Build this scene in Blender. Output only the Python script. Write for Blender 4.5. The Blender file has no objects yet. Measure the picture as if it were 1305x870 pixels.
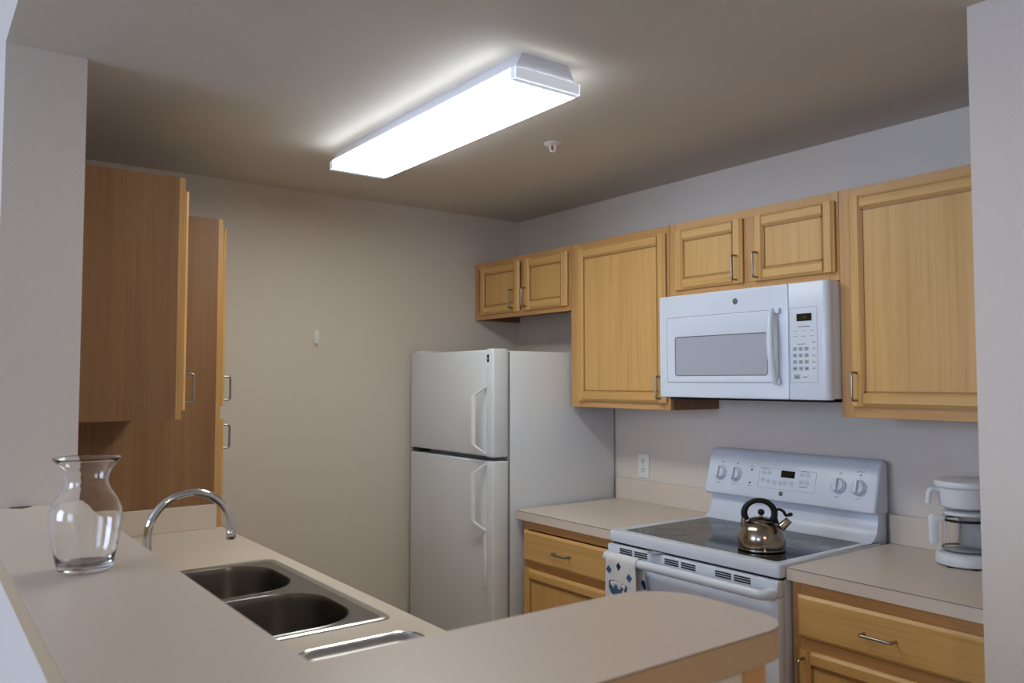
import bpy, bmesh, math, random
from mathutils import Vector, Matrix
random.seed(7)
PI = math.pi
SC = bpy.context.scene
COL = SC.collection
# ------------------------------------------------------------------ camera
cam_d = bpy.data.cameras.new('camera'); cam = bpy.data.objects.new('camera', cam_d); COL.objects.link(cam)
yaw, pitch = 0.6422, 0.0484
fw = Vector((-math.cos(yaw)*math.cos(pitch), math.sin(yaw)*math.cos(pitch), math.sin(pitch)))
cam.location = (3.72, -2.8295, 1.489)
cam.rotation_euler = fw.to_track_quat('-Z', 'Y').to_euler()
cam_d.sensor_width = 36.0; cam_d.lens = 1030.46/1305*36
cam_d.clip_start = 0.02
cam_d.dof.use_dof = True; cam_d.dof.focus_distance = 3.0; cam_d.dof.aperture_fstop = 4.5
SC.camera = cam
# ------------------------------------------------------------------ world, daylight, exposure
wd = bpy.data.worlds.new('world'); SC.world = wd; wd.use_nodes = True
bg = wd.node_tree.nodes['Background']; bg.inputs[0].default_value = (0.62, 0.78, 1.0, 1); bg.inputs[1].default_value = 1.6
def area(name, loc, rot, sx, sy, power, col):
    d = bpy.data.lights.new(name, 'AREA'); d.shape = 'RECTANGLE'; d.size = sx; d.size_y = sy; d.energy = power; d.color = col
    o = bpy.data.objects.new(name, d); COL.objects.link(o); o.location = loc; o.rotation_euler = rot; return o
DAY = (0.58, 0.715, 1.0)
area('daylight_window', (1.6, -6.36, 1.72), (PI/2, 0, 0), 1.55, 1.55, 66, DAY)
area('daylight_window', (4.4, -6.36, 1.72), (PI/2, 0, 0), 1.55, 1.55, 28, DAY)
VS = SC.view_settings
VS.view_transform = 'Standard'; VS.look = 'None'; VS.gamma = 1.0; VS.use_curve_mapping = False
VS.exposure = 0.30
LENS_POWER = 12.0

# ------------------------------------------------------------------ materials
def mat(name, col, rough=0.5, metal=0.0, spec=0.5, **kw):
    m = bpy.data.materials.new(name); m.use_nodes = True
    b = m.node_tree.nodes['Principled BSDF']
    b.inputs['Base Color'].default_value = (*col, 1); b.inputs['Roughness'].default_value = rough
    b.inputs['Metallic'].default_value = metal; b.inputs['Specular IOR Level'].default_value = spec
    for k, v in kw.items(): b.inputs[k.replace('_', ' ')].default_value = v
    return m
def nodes(m):
    nt = m.node_tree; return nt, nt.nodes['Principled BSDF']
def speckle(m, c1, c2, scale, bump=0.0, stretch=(1, 1, 1), detail=3, rnd=False, lo=0.35, hi=0.65):
    """mix two colours by noise in object space, with optional fine bump"""
    nt, b = nodes(m); N = nt.nodes; L = nt.links
    tc = N.new('ShaderNodeTexCoord'); mp = N.new('ShaderNodeMapping'); mp.inputs['Scale'].default_value = stretch
    L.new(tc.outputs['Object'], mp.inputs['Vector'])
    src = mp.outputs['Vector']
    if rnd:
        oi = N.new('ShaderNodeObjectInfo'); ml = N.new('ShaderNodeMath'); ml.operation = 'MULTIPLY'; ml.inputs[1].default_value = 37.0
        L.new(oi.outputs['Random'], ml.inputs[0]); L.new(ml.outputs[0], mp.inputs['Location'])
    nz = N.new('ShaderNodeTexNoise'); nz.inputs['Scale'].default_value = scale; nz.inputs['Detail'].default_value = detail
    L.new(src, nz.inputs['Vector'])
    cr = N.new('ShaderNodeValToRGB'); cr.color_ramp.elements[0].position = lo; cr.color_ramp.elements[1].position = hi
    cr.color_ramp.elements[0].color = (*c1, 1); cr.color_ramp.elements[1].color = (*c2, 1)
    L.new(nz.outputs['Fac'], cr.inputs['Fac']); L.new(cr.outputs['Color'], b.inputs['Base Color'])
    if bump:
        bp = N.new('ShaderNodeBump'); bp.inputs['Strength'].default_value = bump; bp.inputs['Distance'].default_value = 0.002
        L.new(nz.outputs['Fac'], bp.inputs['Height']); L.new(bp.outputs['Normal'], b.inputs['Normal'])
    return m
def wood(name, dark, mid, light, axis, rough=0.38):
    """varnished oak: long fibres along one axis plus broad tone bands"""
    m = mat(name, mid, rough, 0, 0.4); nt, b = nodes(m); N = nt.nodes; L = nt.links
    tc = N.new('ShaderNodeTexCoord'); oi = N.new('ShaderNodeObjectInfo')
    ml = N.new('ShaderNodeMath'); ml.operation = 'MULTIPLY'; ml.inputs[1].default_value = 23.0; L.new(oi.outputs['Random'], ml.inputs[0])
    ad = N.new('ShaderNodeVectorMath'); ad.operation = 'ADD'; L.new(tc.outputs['Object'], ad.inputs[0]); L.new(ml.outputs[0], ad.inputs[1])
    def nz(st, sc, det, dist=0.0):
        mp = N.new('ShaderNodeMapping'); mp.inputs['Scale'].default_value = st; L.new(ad.outputs[0], mp.inputs['Vector'])
        n = N.new('ShaderNodeTexNoise'); n.inputs['Scale'].default_value = sc; n.inputs['Detail'].default_value = det; n.inputs['Distortion'].default_value = dist
        L.new(mp.outputs['Vector'], n.inputs['Vector']); return n
    st1 = [9.0]*3; st1[axis] = 0.35; st2 = [70.0]*3; st2[axis] = 1.6
    a = nz(st1, 1.6, 4, 0.6); f = nz(st2, 1.5, 5, 0.2)
    cr = N.new('ShaderNodeValToRGB'); e = cr.color_ramp.elements
    e[0].position = 0.32; e[0].color = (*mid, 1); e[1].position = 0.68; e[1].color = (*light, 1)
    L.new(a.outputs['Fac'], cr.inputs['Fac'])
    cf = N.new('ShaderNodeValToRGB'); e = cf.color_ramp.elements
    e[0].position = 0.30; e[0].color = (*dark, 1); e[1].position = 0.52; e[1].color = (1, 1, 1, 1)
    L.new(f.outputs['Fac'], cf.inputs['Fac'])
    mx = N.new('ShaderNodeMix'); mx.data_type = 'RGBA'; mx.blend_type = 'MULTIPLY'; mx.inputs['Factor'].default_value = 0.45
    L.new(cr.outputs['Color'], mx.inputs['A']); L.new(cf.outputs['Color'], mx.inputs['B'])
    L.new(mx.outputs['Result'], b.inputs['Base Color'])
    bp = N.new('ShaderNodeBump'); bp.inputs['Strength'].default_value = 0.12; bp.inputs['Distance'].default_value = 0.001
    L.new(f.outputs['Fac'], bp.inputs['Height']); L.new(bp.outputs['Normal'], b.inputs['Normal'])
    return m
def emit(name, col, strength):
    m = bpy.data.materials.new(name); m.use_nodes = True; nt = m.node_tree; nt.nodes.clear()
    e = nt.nodes.new('ShaderNodeEmission'); e.inputs[0].default_value = (*col, 1); e.inputs[1].default_value = strength
    o = nt.nodes.new('ShaderNodeOutputMaterial'); nt.links.new(e.outputs[0], o.inputs[0]); return m
def glass(name, col=(1, 1, 1), rough=0.0):
    return mat(name, col, rough, 0, 0.5, Transmission_Weight=1.0, IOR=1.48)

M = {}
M['paint'] = speckle(mat('wall_paint', (.7, .64, .58), .62, 0, .3), (.68, .622, .565), (.705, .647, .59), 220, .06)
M['ceil'] = speckle(mat('ceiling_paint', (.6, .57, .52), .7, 0, .2), (.655, .61, .555), (.68, .635, .575), 160, .06)
M['floor'] = speckle(mat('floor_vinyl', (.4, .33, .25), .45), (.36, .29, .22), (.44, .37, .28), 30)
M['carpet'] = speckle(mat('carpet', (.42, .34, .26), .95), (.24, .18, .13), (.34, .27, .20), 300, .5)
M['lam'] = speckle(mat('laminate', (.55, .48, .4), .38, 0, .4), (.665, .57, .49), (.715, .62, .54), 420, .03)
M['lam_edge'] = speckle(mat('laminate_edge', (.5, .4, .3), .4, 0, .4), (.43, .30, .165), (.48, .34, .195), 420)
M['lam_line'] = mat('laminate_core_line', (.10, .07, .05), .6)
OD, OM, OL = (.80, .66, .50), (.60, .345, .11), (.69, .425, .16)
M['oak_v'] = wood('oak_upright', OD, OM, OL, 2); M['oak_h'] = wood('oak_level', OD, OM, OL, 0)
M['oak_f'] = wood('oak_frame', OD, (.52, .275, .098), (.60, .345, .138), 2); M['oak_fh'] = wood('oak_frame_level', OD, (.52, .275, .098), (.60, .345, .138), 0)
M['groove'] = mat('oak_groove_stain', (.36, .18, .06), .45)
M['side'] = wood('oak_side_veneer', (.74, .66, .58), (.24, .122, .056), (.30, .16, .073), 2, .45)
M['white'] = mat('appliance_white', (.68, .735, .84), .28)
M['fridge'] = speckle(mat('fridge_white', (.72, .73, .73), .38, 0, .4), (.70, .735, .80), (.73, .765, .83), 350, .08)
M['white2'] = mat('white_plastic', (.72, .74, .77), .35)
M['handle_white'] = mat('handle_white', (.86, .88, .91), .35)
M['gasket'] = mat('door_gasket', (.30, .31, .33), .6)
M['trim'] = mat('white_trim', (.82, .82, .81), .45)
M['grey'] = mat('grey_plastic', (.27, .28, .31), .45)
M['lgrey'] = mat('pale_grey_print', (.36, .39, .44), .5)
M['dark'] = mat('dark_gap', (.012, .012, .014), .6)
M['black'] = mat('black_plastic', (.008, .008, .009), .45, 0, .3)
M['glassblack'] = mat('black_glass', (.008, .008, .010), .07, 0, .25)
M['ring'] = mat('burner_print', (.06, .06, .065), .2)
M['steel'] = mat('brushed_steel', (.52, .51, .50), .30, 1.0)
M['sink'] = speckle(mat('sink_steel', (.22, .21, .20), .28, 1.0), (.20, .19, .18), (.24, .23, .22), 60, .02, (1, 30, 1))
M['chrome'] = mat('chrome', (.72, .73, .75), .10, 1.0)
M['nickel'] = mat('satin_nickel', (.34, .33, .32), .30, 1.0)
M['kettle'] = mat('kettle_steel', (.36, .32, .26), .18, 1.0)
M['kettleband'] = mat('kettle_base_steel', (.30, .25, .21), .25, 1.0)
M['window'] = mat('mesh_window', (.40, .43, .49), .22)
M['display'] = mat('display', (.008, .010, .009), .15)
M['digit'] = emit('display_digit', (.45, .7, .2), .10)
M['red'] = mat('red_print', (.5, .05, .04), .5)
M['logo'] = mat('logo_dark', (.03, .03, .035), .35)
M['ink'] = mat('ink', (.08, .085, .09), .6)
M['cloth'] = speckle(mat('towel_cotton', (.74, .75, .77), .9, 0, .1), (.70, .71, .74), (.78, .79, .80), 500, .3)
M['navy'] = mat('towel_navy', (.018, .05, .13), .9, 0, .1)
M['blue'] = mat('towel_blue', (.06, .14, .27), .9, 0, .1)
M['glass'] = glass('clear_glass')
M['carafe'] = glass('carafe_glass')
M['pane'] = glass('window_glass')
M['lens'] = emit('lit_lens', (.96, 1.0, .92), LENS_POWER)
M['lens_side'] = emit('lit_lens_side', (.86, .93, 1.0), 6.8)
M['lens_end'] = mat('lens_acrylic', (.70, .74, .82), .25, 0, .5, Emission_Color=(.85, .9, 1.0, 1), Emission_Strength=.30)
M['bulb'] = emit('warm_bulb', (1.0, .74, .46), 6.0)
M['housing'] = mat('light_housing', (.72, .73, .80), .4)

# ------------------------------------------------------------------ mesh helpers
def box(bm, x0, x1, y0, y1, z0, z1, bev=0.0, seg=2):
    x0, x1 = min(x0, x1), max(x0, x1); y0, y1 = min(y0, y1), max(y0, y1); z0, z1 = min(z0, z1), max(z0, z1)
    r = bmesh.ops.create_cube(bm, size=1.0)
    vs = r['verts']
    for v in vs:
        v.co = Vector(((x0+x1)/2+v.co.x*(x1-x0), (y0+y1)/2+v.co.y*(y1-y0), (z0+z1)/2+v.co.z*(z1-z0)))
    if bev:
        es = list({e for v in vs for e in v.link_edges})
        bmesh.ops.bevel(bm, geom=es, offset=bev, segments=seg, profile=.5, affect='EDGES')
    return bm
def B(*a, **k): return box(bmesh.new(), *a, **k)
def prism(bm, pts, axis, a, b, bev=0.0, seg=2):
    """extrude a closed 2D outline between a and b along axis; pts are the two other coordinates in xyz order"""
    def mk(p, t):
        q = list(p); q.insert(axis, t); return bm.verts.new(q)
    A = [mk(p, a) for p in pts]; Bv = [mk(p, b) for p in pts]; n = len(pts)
    fs = [bm.faces.new(A), bm.faces.new(Bv)]
    for i in range(n): fs.append(bm.faces.new((A[i], A[(i+1) % n], Bv[(i+1) % n], Bv[i])))
    bmesh.ops.recalc_face_normals(bm, faces=fs)
    if bev:
        es = list(set(fs[0].edges) | set(fs[1].edges))
        bmesh.ops.bevel(bm, geom=es, offset=bev, segments=seg, profile=.5, affect='EDGES')
    return bm
def lathe(bm, prof, c=(0, 0, 0), n=40, mtx=None):
    """revolve (r, z) pairs about z"""
    rows = []
    for r, z in prof:
        if r < 1e-6: rows.append([bm.verts.new((0, 0, z))])
        else: rows.append([bm.verts.new((r*math.cos(2*PI*i/n), r*math.sin(2*PI*i/n), z)) for i in range(n)])
    fs = []
    for A, Bv in zip(rows, rows[1:]):
        for i in range(n):
            j = (i+1) % n
            if len(A) == 1 and len(Bv) == 1: continue
            if len(A) == 1: fs.append(bm.faces.new((A[0], Bv[j], Bv[i])))
            elif len(Bv) == 1: fs.append(bm.faces.new((A[i], A[j], Bv[0])))
            else: fs.append(bm.faces.new((A[i], A[j], Bv[j], Bv[i])))
    bmesh.ops.recalc_face_normals(bm, faces=fs)
    mt = Matrix.Translation(c) @ (mtx or Matrix())
    for v in {v for row in rows for v in row}: v.co = mt @ v.co
    return bm
def tube(bm, path, r, n=12, caps=True, ry=None):
    """sweep a circle (or ellipse) along a 3D path; r may be a list"""
    P = [Vector(p) for p in path]; m = len(P); rows = []
    T = [(P[min(i+1, m-1)]-P[max(i-1, 0)]).normalized() for i in range(m)]
    up = Vector((0, 0, 1)) if abs(T[0].z) < .9 else Vector((1, 0, 0))
    u = (up-up.dot(T[0])*T[0]).normalized()
    for i in range(m):
        u = (u-u.dot(T[i])*T[i]).normalized(); w = T[i].cross(u)
        ri = r[i] if isinstance(r, (list, tuple)) else r; rj = ri*(ry or 1.0)
        rows.append([bm.verts.new(P[i]+ri*math.cos(2*PI*k/n)*u+rj*math.sin(2*PI*k/n)*w) for k in range(n)])
    fs = []
    for A, Bv in zip(rows, rows[1:]):
        for k in range(n): fs.append(bm.faces.new((A[k], A[(k+1) % n], Bv[(k+1) % n], Bv[k])))
    if caps: fs += [bm.faces.new(rows[0]), bm.faces.new(rows[-1])]
    bmesh.ops.recalc_face_normals(bm, faces=fs)
    return bm
def fillet(pts, r, n=6):
    """round the corners of an open 3D polyline"""
    P = [Vector(p) for p in pts]; out = [P[0]]
    for a, b, c in zip(P, P[1:], P[2:]):
        d1 = (a-b); d2 = (c-b); k = min(r, d1.length*.49, d2.length*.49)
        s = b+d1.normalized()*k; e = b+d2.normalized()*k
        for i in range(n+1):
            t = i/n; out.append((1-t)**2*s+2*t*(1-t)*b+t*t*e)
    return out+[P[-1]]
def rrect(x0, x1, y0, y1, r, n=6):
    """outline of a rectangle with rounded corners; r: one radius or four (x0y0, x1y0, x1y1, x0y1)"""
    if not isinstance(r, (list, tuple)): r = [r]*4
    C = [(x0+r[0], y0+r[0], PI, r[0]), (x1-r[1], y0+r[1], 1.5*PI, r[1]), (x1-r[2], y1-r[2], 0, r[2]), (x0+r[3], y1-r[3], .5*PI, r[3])]
    out = []
    for cx, cy, a, rr in C:
        if rr < 1e-6: out.append((cx, cy)); continue
        for i in range(n+1):
            t = a+i/n*PI/2; out.append((cx+rr*math.cos(t), cy+rr*math.sin(t)))
    return out
def loft(bm, rings, cap0=False, cap1=False):
    R = [[bm.verts.new(p) for p in ring] for ring in rings]; n = len(R[0]); fs = []
    for A, Bv in zip(R, R[1:]):
        for k in range(n): fs.append(bm.faces.new((A[k], A[(k+1) % n], Bv[(k+1) % n], Bv[k])))
    if cap0: fs.append(bm.faces.new(R[0]))
    if cap1: fs.append(bm.faces.new(R[-1]))
    bmesh.ops.recalc_face_normals(bm, faces=fs)
    return bm
def plate(bm, outer, holes, axis, a, b, bev=0.0):
    """flat plate with holes between a and b along axis (curve fill); outlines are the two other coordinates in xyz order"""
    cu = bpy.data.curves.new('p', 'CURVE'); cu.dimensions = '2D'; cu.fill_mode = 'BOTH'
    for o in [outer]+holes:
        s = cu.splines.new('POLY'); s.points.add(len(o)-1); s.use_cyclic_u = True
        for p, q in zip(s.points, o): p.co = (q[0], q[1], 0, 1)
    cu.extrude = abs(b-a)/2-bev; cu.bevel_depth = bev; cu.bevel_resolution = 1; cu.offset = -bev
    ob = bpy.data.objects.new('p', cu); COL.objects.link(ob)
    dg = bpy.context.evaluated_depsgraph_get(); me = bpy.data.meshes.new_from_object(ob.evaluated_get(dg))
    tmp = bmesh.new(); tmp.from_mesh(me); mid = (a+b)/2
    for v in tmp.verts:
        q = [v.co.x, v.co.y]; q.insert(axis, v.co.z+mid); v.co = q
    bmesh.ops.remove_doubles(tmp, verts=tmp.verts, dist=1e-5); bmesh.ops.recalc_face_normals(tmp, faces=tmp.faces)
    tm = bpy.data.meshes.new('t'); tmp.to_mesh(tm); tmp.free(); bm.from_mesh(tm)
    bpy.data.objects.remove(ob); bpy.data.curves.remove(cu); bpy.data.meshes.remove(me); bpy.data.meshes.remove(tm)
    return bm
def text(bm, s, size, mtx, depth=.0003):
    """flat lettering; text lies in local xy, placed by mtx"""
    cu = bpy.data.curves.new('t', 'FONT'); cu.body = s; cu.size = size; cu.align_x = 'CENTER'; cu.align_y = 'CENTER'; cu.extrude = depth; cu.resolution_u = 3
    ob = bpy.data.objects.new('t', cu); COL.objects.link(ob)
    dg = bpy.context.evaluated_depsgraph_get(); me = bpy.data.meshes.new_from_object(ob.evaluated_get(dg)); me.transform(mtx)
    bm.from_mesh(me); bpy.data.objects.remove(ob); bpy.data.curves.remove(cu); bpy.data.meshes.remove(me)
    return bm
def xform(bm, m):
    bmesh.ops.transform(bm, matrix=m, verts=bm.verts); return bm
# ------------------------------------------------------------------ object helpers
def wm(o):
    m = o.matrix_basis.copy()
    while o.parent: o = o.parent; m = o.matrix_basis @ m
    return m
def tag(o, label=None, cat=None, group=None, kind=None):
    if label: o['label'] = label
    if cat: o['category'] = cat
    if group: o['group'] = group
    if kind: o['kind'] = kind
    return o
def thing(name, loc, label, cat, group=None, rotz=0.0):
    o = bpy.data.objects.new(name, None); COL.objects.link(o); o.empty_display_size = .1
    o.location = loc; o.rotation_euler = (0, 0, rotz); return tag(o, label, cat, group)
def mesh(bm, smooth=40):
    me = bpy.data.meshes.new('m'); bm.to_mesh(me); bm.free()
    if smooth:
        for p in me.polygons: p.use_smooth = True
        me.set_sharp_from_angle(angle=math.radians(smooth))
    return me
def obj(name, bm, m, parent=None, local=False, label=None, smooth=40):
    """one mesh object; vertices come in world space unless local"""
    if isinstance(bm, bmesh.types.BMesh):
        if parent is not None and not local: xform(bm, wm(parent).inverted())
        me = mesh(bm, smooth); me.name = name
    else: me = bm
    o = bpy.data.objects.new(name, me); COL.objects.link(o)
    if m is not None and not me.materials: me.materials.append(M[m])
    if parent is not None: o.parent = parent
    if label: o['label'] = label
    return o
def struct(name, bm, m, label=None):
    o = obj(name, bm, m, smooth=0); o['kind'] = 'structure'
    if label: o['label'] = label
    return o

# ================================================================== the setting
H = 2.409; HL = 2.78; XE = 7.5; YW = -6.4; PW = -.762; XP = 2.828; T = .12
struct('floor', B(0, 2.81, -2.44, 0, -.05, 0), 'floor')
struct('floor_living', plate(bmesh.new(), [(0, YW), (XE, YW), (XE, PW), (2.81, PW), (2.81, -2.44), (0, -2.44)], [], 2, -.05, 0), 'carpet')
struct('ceiling', B(0, XE, -2.64, 0, H, H+.06), 'ceil')
struct('ceiling_living', B(0, XE, YW, -2.64, HL, HL+.06), 'ceil')
struct('wall_fascia', B(0, XE, -2.64, -2.60, H+.06, HL), 'paint')
struct('wall_back', B(-T, XP, 0, T, 0, H), 'paint')
struct('wall_far', B(-T, 0, -2.64, 0, 0, H), 'paint')
struct('wall_left', B(0, 1.17, -2.64, -2.44, 0, H), 'paint')
struct('wall_right', B(XP, XE, PW, 0, 0, H), 'paint')
struct('wall_half_left', B(1.17, 2.81, -2.64, -2.44, 0, 1.106), 'paint')
struct('wall_half_front', B(2.81, 3.0, -2.64, -1.855, 0, 1.106), 'paint')
struct('wall_living_far', B(-T, 0, YW, -2.64, 0, HL), 'paint')
struct('wall_behind', B(XE, XE+T, YW, 0, 0, HL), 'paint')
wins = [(.75, 2.45), (3.55, 5.25)]
holes = [[(a, .85), (b, .85), (b, 2.58), (a, 2.58)] for a, b in wins]
struct('wall_window', plate(bmesh.new(), [(-T, 0), (XE+T, 0), (XE+T, HL), (-T, HL)], holes, 1, YW-T, YW), 'paint')
for i, (a, b) in enumerate(wins):
    w = struct('window_%d' % (i+1), plate(bmesh.new(), [(a, .85), (b, .85), (b, 2.58), (a, 2.58)],
        [[(a+.06, .91), (b-.06, .91), (b-.06, 1.68), (a+.06, 1.68)], [(a+.06, 1.75), (b-.06, 1.75), (b-.06, 2.52), (a+.06, 2.52)]], 1, YW-.09, YW-.03), 'trim')
    obj('window_sill', B(a-.05, b+.05, YW, YW+.06, .82, .85, bev=.005), 'trim', w)
    obj('pane', B(a+.06, b-.06, YW-.062, YW-.058, .91, 1.68), 'pane', w); obj('pane', B(a+.06, b-.06, YW-.062, YW-.058, 1.75, 2.52), 'pane', w)
# oak-coloured strip standing in for warm light on the half wall's end
t = struct('warm_light_strip', B(2.995, 3.006, -1.895, -1.849, 0, 1.1055, bev=.002), 'oak_f')

# ================================================================== cabinets
def pull_mesh():
    p = fillet([(0, 0, -.046), (0, -.029, -.046), (0, -.029, .046), (0, 0, .046)], .011, 6)
    return mesh(tube(bmesh.new(), p, .0042, 10))
PULL = pull_mesh(); PULL.name = 'handle'; PULL.materials.append(M['nickel'])
def pull(parent, x, y, z, horiz=False):
    o = bpy.data.objects.new('handle', PULL); COL.objects.link(o); o.parent = parent; o.location = (x, y, z)
    if horiz: o.rotation_euler = (0, PI/2, 0)
    o['label'] = 'satin nickel wire handle'
    return o
def door(parent, x0, x1, z0, z1, yf, hx=None, hz=None, w=.044):
    """framed door in the cabinet's own space: recessed panel, bead, stiles and rails, wire handle"""
    t = .020
    p = obj('door', B(x0+w-.004, x1-w+.004, yf-.010, yf-.003, z0+w-.004, z1-w+.004), 'oak_v', parent, True)
    for a, b, s in ((x0, x0+w, 0), (x1-w, x1, 1)):
        o_, i_ = (a, b) if s == 0 else (b, a); d = 1 if s == 0 else -1
        prof = [(o_+d*.004, yf), (o_, yf-.006), (o_, yf-.011), (o_+d*.006, yf-.015), (o_+d*.010, yf-t), (i_-d*.008, yf-t), (i_-d*.005, yf-.017), (i_, yf-.012), (i_, yf)]
        obj('stile', prism(bmesh.new(), prof, 2, z0, z1), 'oak_v', p, True)
    for a, b, s in ((z0, z0+w, 0), (z1-w, z1, 1)):
        o_, i_ = (a, b) if s == 0 else (b, a); d = 1 if s == 0 else -1
        prof = [(yf, o_+d*.004), (yf-.006, o_), (yf-.011, o_), (yf-.015, o_+d*.006), (yf-t, o_+d*.010), (yf-t, i_-d*.008), (yf-.017, i_-d*.005), (yf-.012, i_), (yf, i_)]
        obj('rail', prism(bmesh.new(), prof, 0, x0+w-.0005, x1-w+.0005), 'oak_h', p, True)
    bm = bmesh.new(); k = .006
    box(bm, x0+w, x0+w+k, yf-.0135, yf-.009, z0+w, z1-w); box(bm, x1-w-k, x1-w, yf-.0135, yf-.009, z0+w, z1-w)
    box(bm, x0+w, x1-w, yf-.0135, yf-.009, z0+w, z0+w+k); box(bm, x0+w, x1-w, yf-.0135, yf-.009, z1-w-k, z1-w)
    obj('bead', bm, 'groove', p, True)
    if hx is not None: pull(p, hx, yf-t, hz)
    return p
def drawer(parent, x0, x1, z0, z1, yf, hx, hz):
    t = .020; bm = bmesh.new()
    rings = []
    for ins, y in ((.004, yf), (0, yf-.006), (0, yf-.011), (.006, yf-.015), (.010, yf-t)):
        rings.append([(x0+ins, y, z0+ins), (x1-ins, y, z0+ins), (x1-ins, y, z1-ins), (x0+ins, y, z1-ins)])
    loft(bm, rings, True, True)
    d = obj('drawer', bm, 'oak_h', parent, True); pull(d, hx, yf-t, hz, True); return d
def cabinet(name, label, loc, rotz, W, D, Hh, rails, stiles, doors, drawers=(), top=True, kick=0.0, mids=(), group=None, lift=.018):
    """hollow carcass, face frame of stiles and rails, doors and drawers; front faces local -y, back at y=0"""
    c = thing(name, loc, label, 'cabinet', group, rotz); p = .016; f = .019
    z0 = kick
    bm = bmesh.new()
    box(bm, 0, p, -D+f, 0, z0, Hh); box(bm, W-p, W, -D+f, 0, z0, Hh)
    box(bm, p, W-p, -D+f, 0, z0+lift, z0+lift+p); box(bm, p, W-p, -.006, 0, z0+lift+p, Hh)
    if top: box(bm, p, W-p, -D+f, -.006, Hh-p, Hh)
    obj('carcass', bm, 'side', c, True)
    if kick: obj('toe_kick', B(0, W, -D+.075, -D+.09, 0, kick), 'side', c, True)
    for a, b, za, zb in stiles: obj('stile', B(a, b, -D, -D+f, za, zb, bev=.001, seg=1), 'oak_f', c, True)
    for a, b, za, zb in rails: obj('rail', B(a, b, -D, -D+f, za, zb, bev=.001, seg=1), 'oak_fh', c, True)
    for d in doors: door(c, *d[:4], -D, *d[4:])
    for d in drawers: drawer(c, *d[:4], -D, *d[4:])
    return c
ZT, ZB, ZF = 2.134, 1.367, 1.823
G = 'oak wall cabinets'
# over the refrigerator
W = .817; h = ZT-ZF
cabinet('wall_cabinet', 'small two-door oak wall cabinet hanging above the refrigerator', (0.001, -.001, ZF), 0, W-.001, .305, h,
    [(.035, W-.035, 0, .035), (.035, W-.035, h-.035, h)], [(0, .035, 0, h), (W-.036, W-.002, 0, h), (.425, .46, .035, h-.035)],
    [(.068, .423, .024, h-.026, .375, .09), (.466, .80, .024, h-.026, .487, .09)], group=G, lift=.03)
# tall single door
W = .621; h = ZT-ZB
cabinet('wall_cabinet', 'tall single-door oak wall cabinet between the refrigerator and the microwave', (.818, -.001, ZB), 0, W, .305, h,
    [(.06, W-.035, 0, .035), (.06, W-.035, h-.035, h)], [(0, .06, 0, h), (W-.035, W, 0, h)],
    [(.055, .606, .030, h-.031, .582, .094)], group=G)
# over the microwave
W = .760; h = ZT-1.829
cabinet('wall_cabinet', 'short two-door oak wall cabinet directly above the white microwave', (1.4405, -.001, 1.829), 0, W, .305, h,
    [(.035, W-.035, 0, .03), (.035, W-.035, h-.035, h)], [(0, .035, 0, h), (W-.035, W, 0, h), (.36, .43, .03, h-.035)],
    [(.037, .372, .029, h-.032, .350, .087), (.422, .751, .029, h-.032, .444, .087)], group=G)
# right of the microwave
W = .626; h = ZT-ZB
cabinet('wall_cabinet', 'tall single-door oak wall cabinet right of the microwave against the white wall', (2.2015, -.001, ZB), 0, W, .305, h,
    [(.045, W-.035, 0, .04), (.045, W-.035, h-.035, h)], [(0, .045, 0, h), (W-.035, W, 0, h)],
    [(.042, .60, .038, h-.033, .064, .103)], group=G)
# left wall cabinet, facing +y: local x runs towards -x in the world
W = .594; h = ZT-ZB
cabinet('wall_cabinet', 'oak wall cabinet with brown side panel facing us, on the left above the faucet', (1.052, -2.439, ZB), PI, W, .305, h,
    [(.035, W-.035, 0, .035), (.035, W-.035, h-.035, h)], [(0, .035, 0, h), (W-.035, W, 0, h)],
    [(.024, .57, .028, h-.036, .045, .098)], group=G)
# pantry
W = .449; h = ZT
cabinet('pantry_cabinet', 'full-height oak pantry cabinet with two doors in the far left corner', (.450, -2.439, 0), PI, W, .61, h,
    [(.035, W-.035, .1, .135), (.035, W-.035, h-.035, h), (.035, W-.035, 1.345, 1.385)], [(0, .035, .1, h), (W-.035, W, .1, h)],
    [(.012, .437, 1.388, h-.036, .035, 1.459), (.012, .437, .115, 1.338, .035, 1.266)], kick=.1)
# base cabinets on the range wall
G2 = 'oak base cabinets'
W = .594; h = .874
cabinet('base_cabinet', 'oak base cabinet with one drawer between the refrigerator and the range', (.846, -.001, 0), 0, W, .61, h,
    [(.03, W-.03, .1, .14), (.03, W-.03, .655, .705), (.03, W-.03, .835, h)], [(0, .03, .1, h), (W-.03, W, .1, h)],
    [(.012, W-.018, .115, .668, W-.05, .598)], [(.012, W-.018, .70, .832, .285, .766)], False, .1, group=G2)
W = .622
cabinet('base_cabinet', 'oak base cabinet with one drawer beneath the coffee maker', (2.2055, -.001, 0), 0, W, .61, h,
    [(.03, W-.03, .1, .14), (.03, W-.03, .655, .705), (.03, W-.03, .835, h)], [(0, .03, .1, h), (W-.03, W, .1, h)],
    [(.025, W-.02, .115, .675, .05, .605)], [(.025, W-.02, .71, .838, .29, .772)], False, .1, group=G2)
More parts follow.
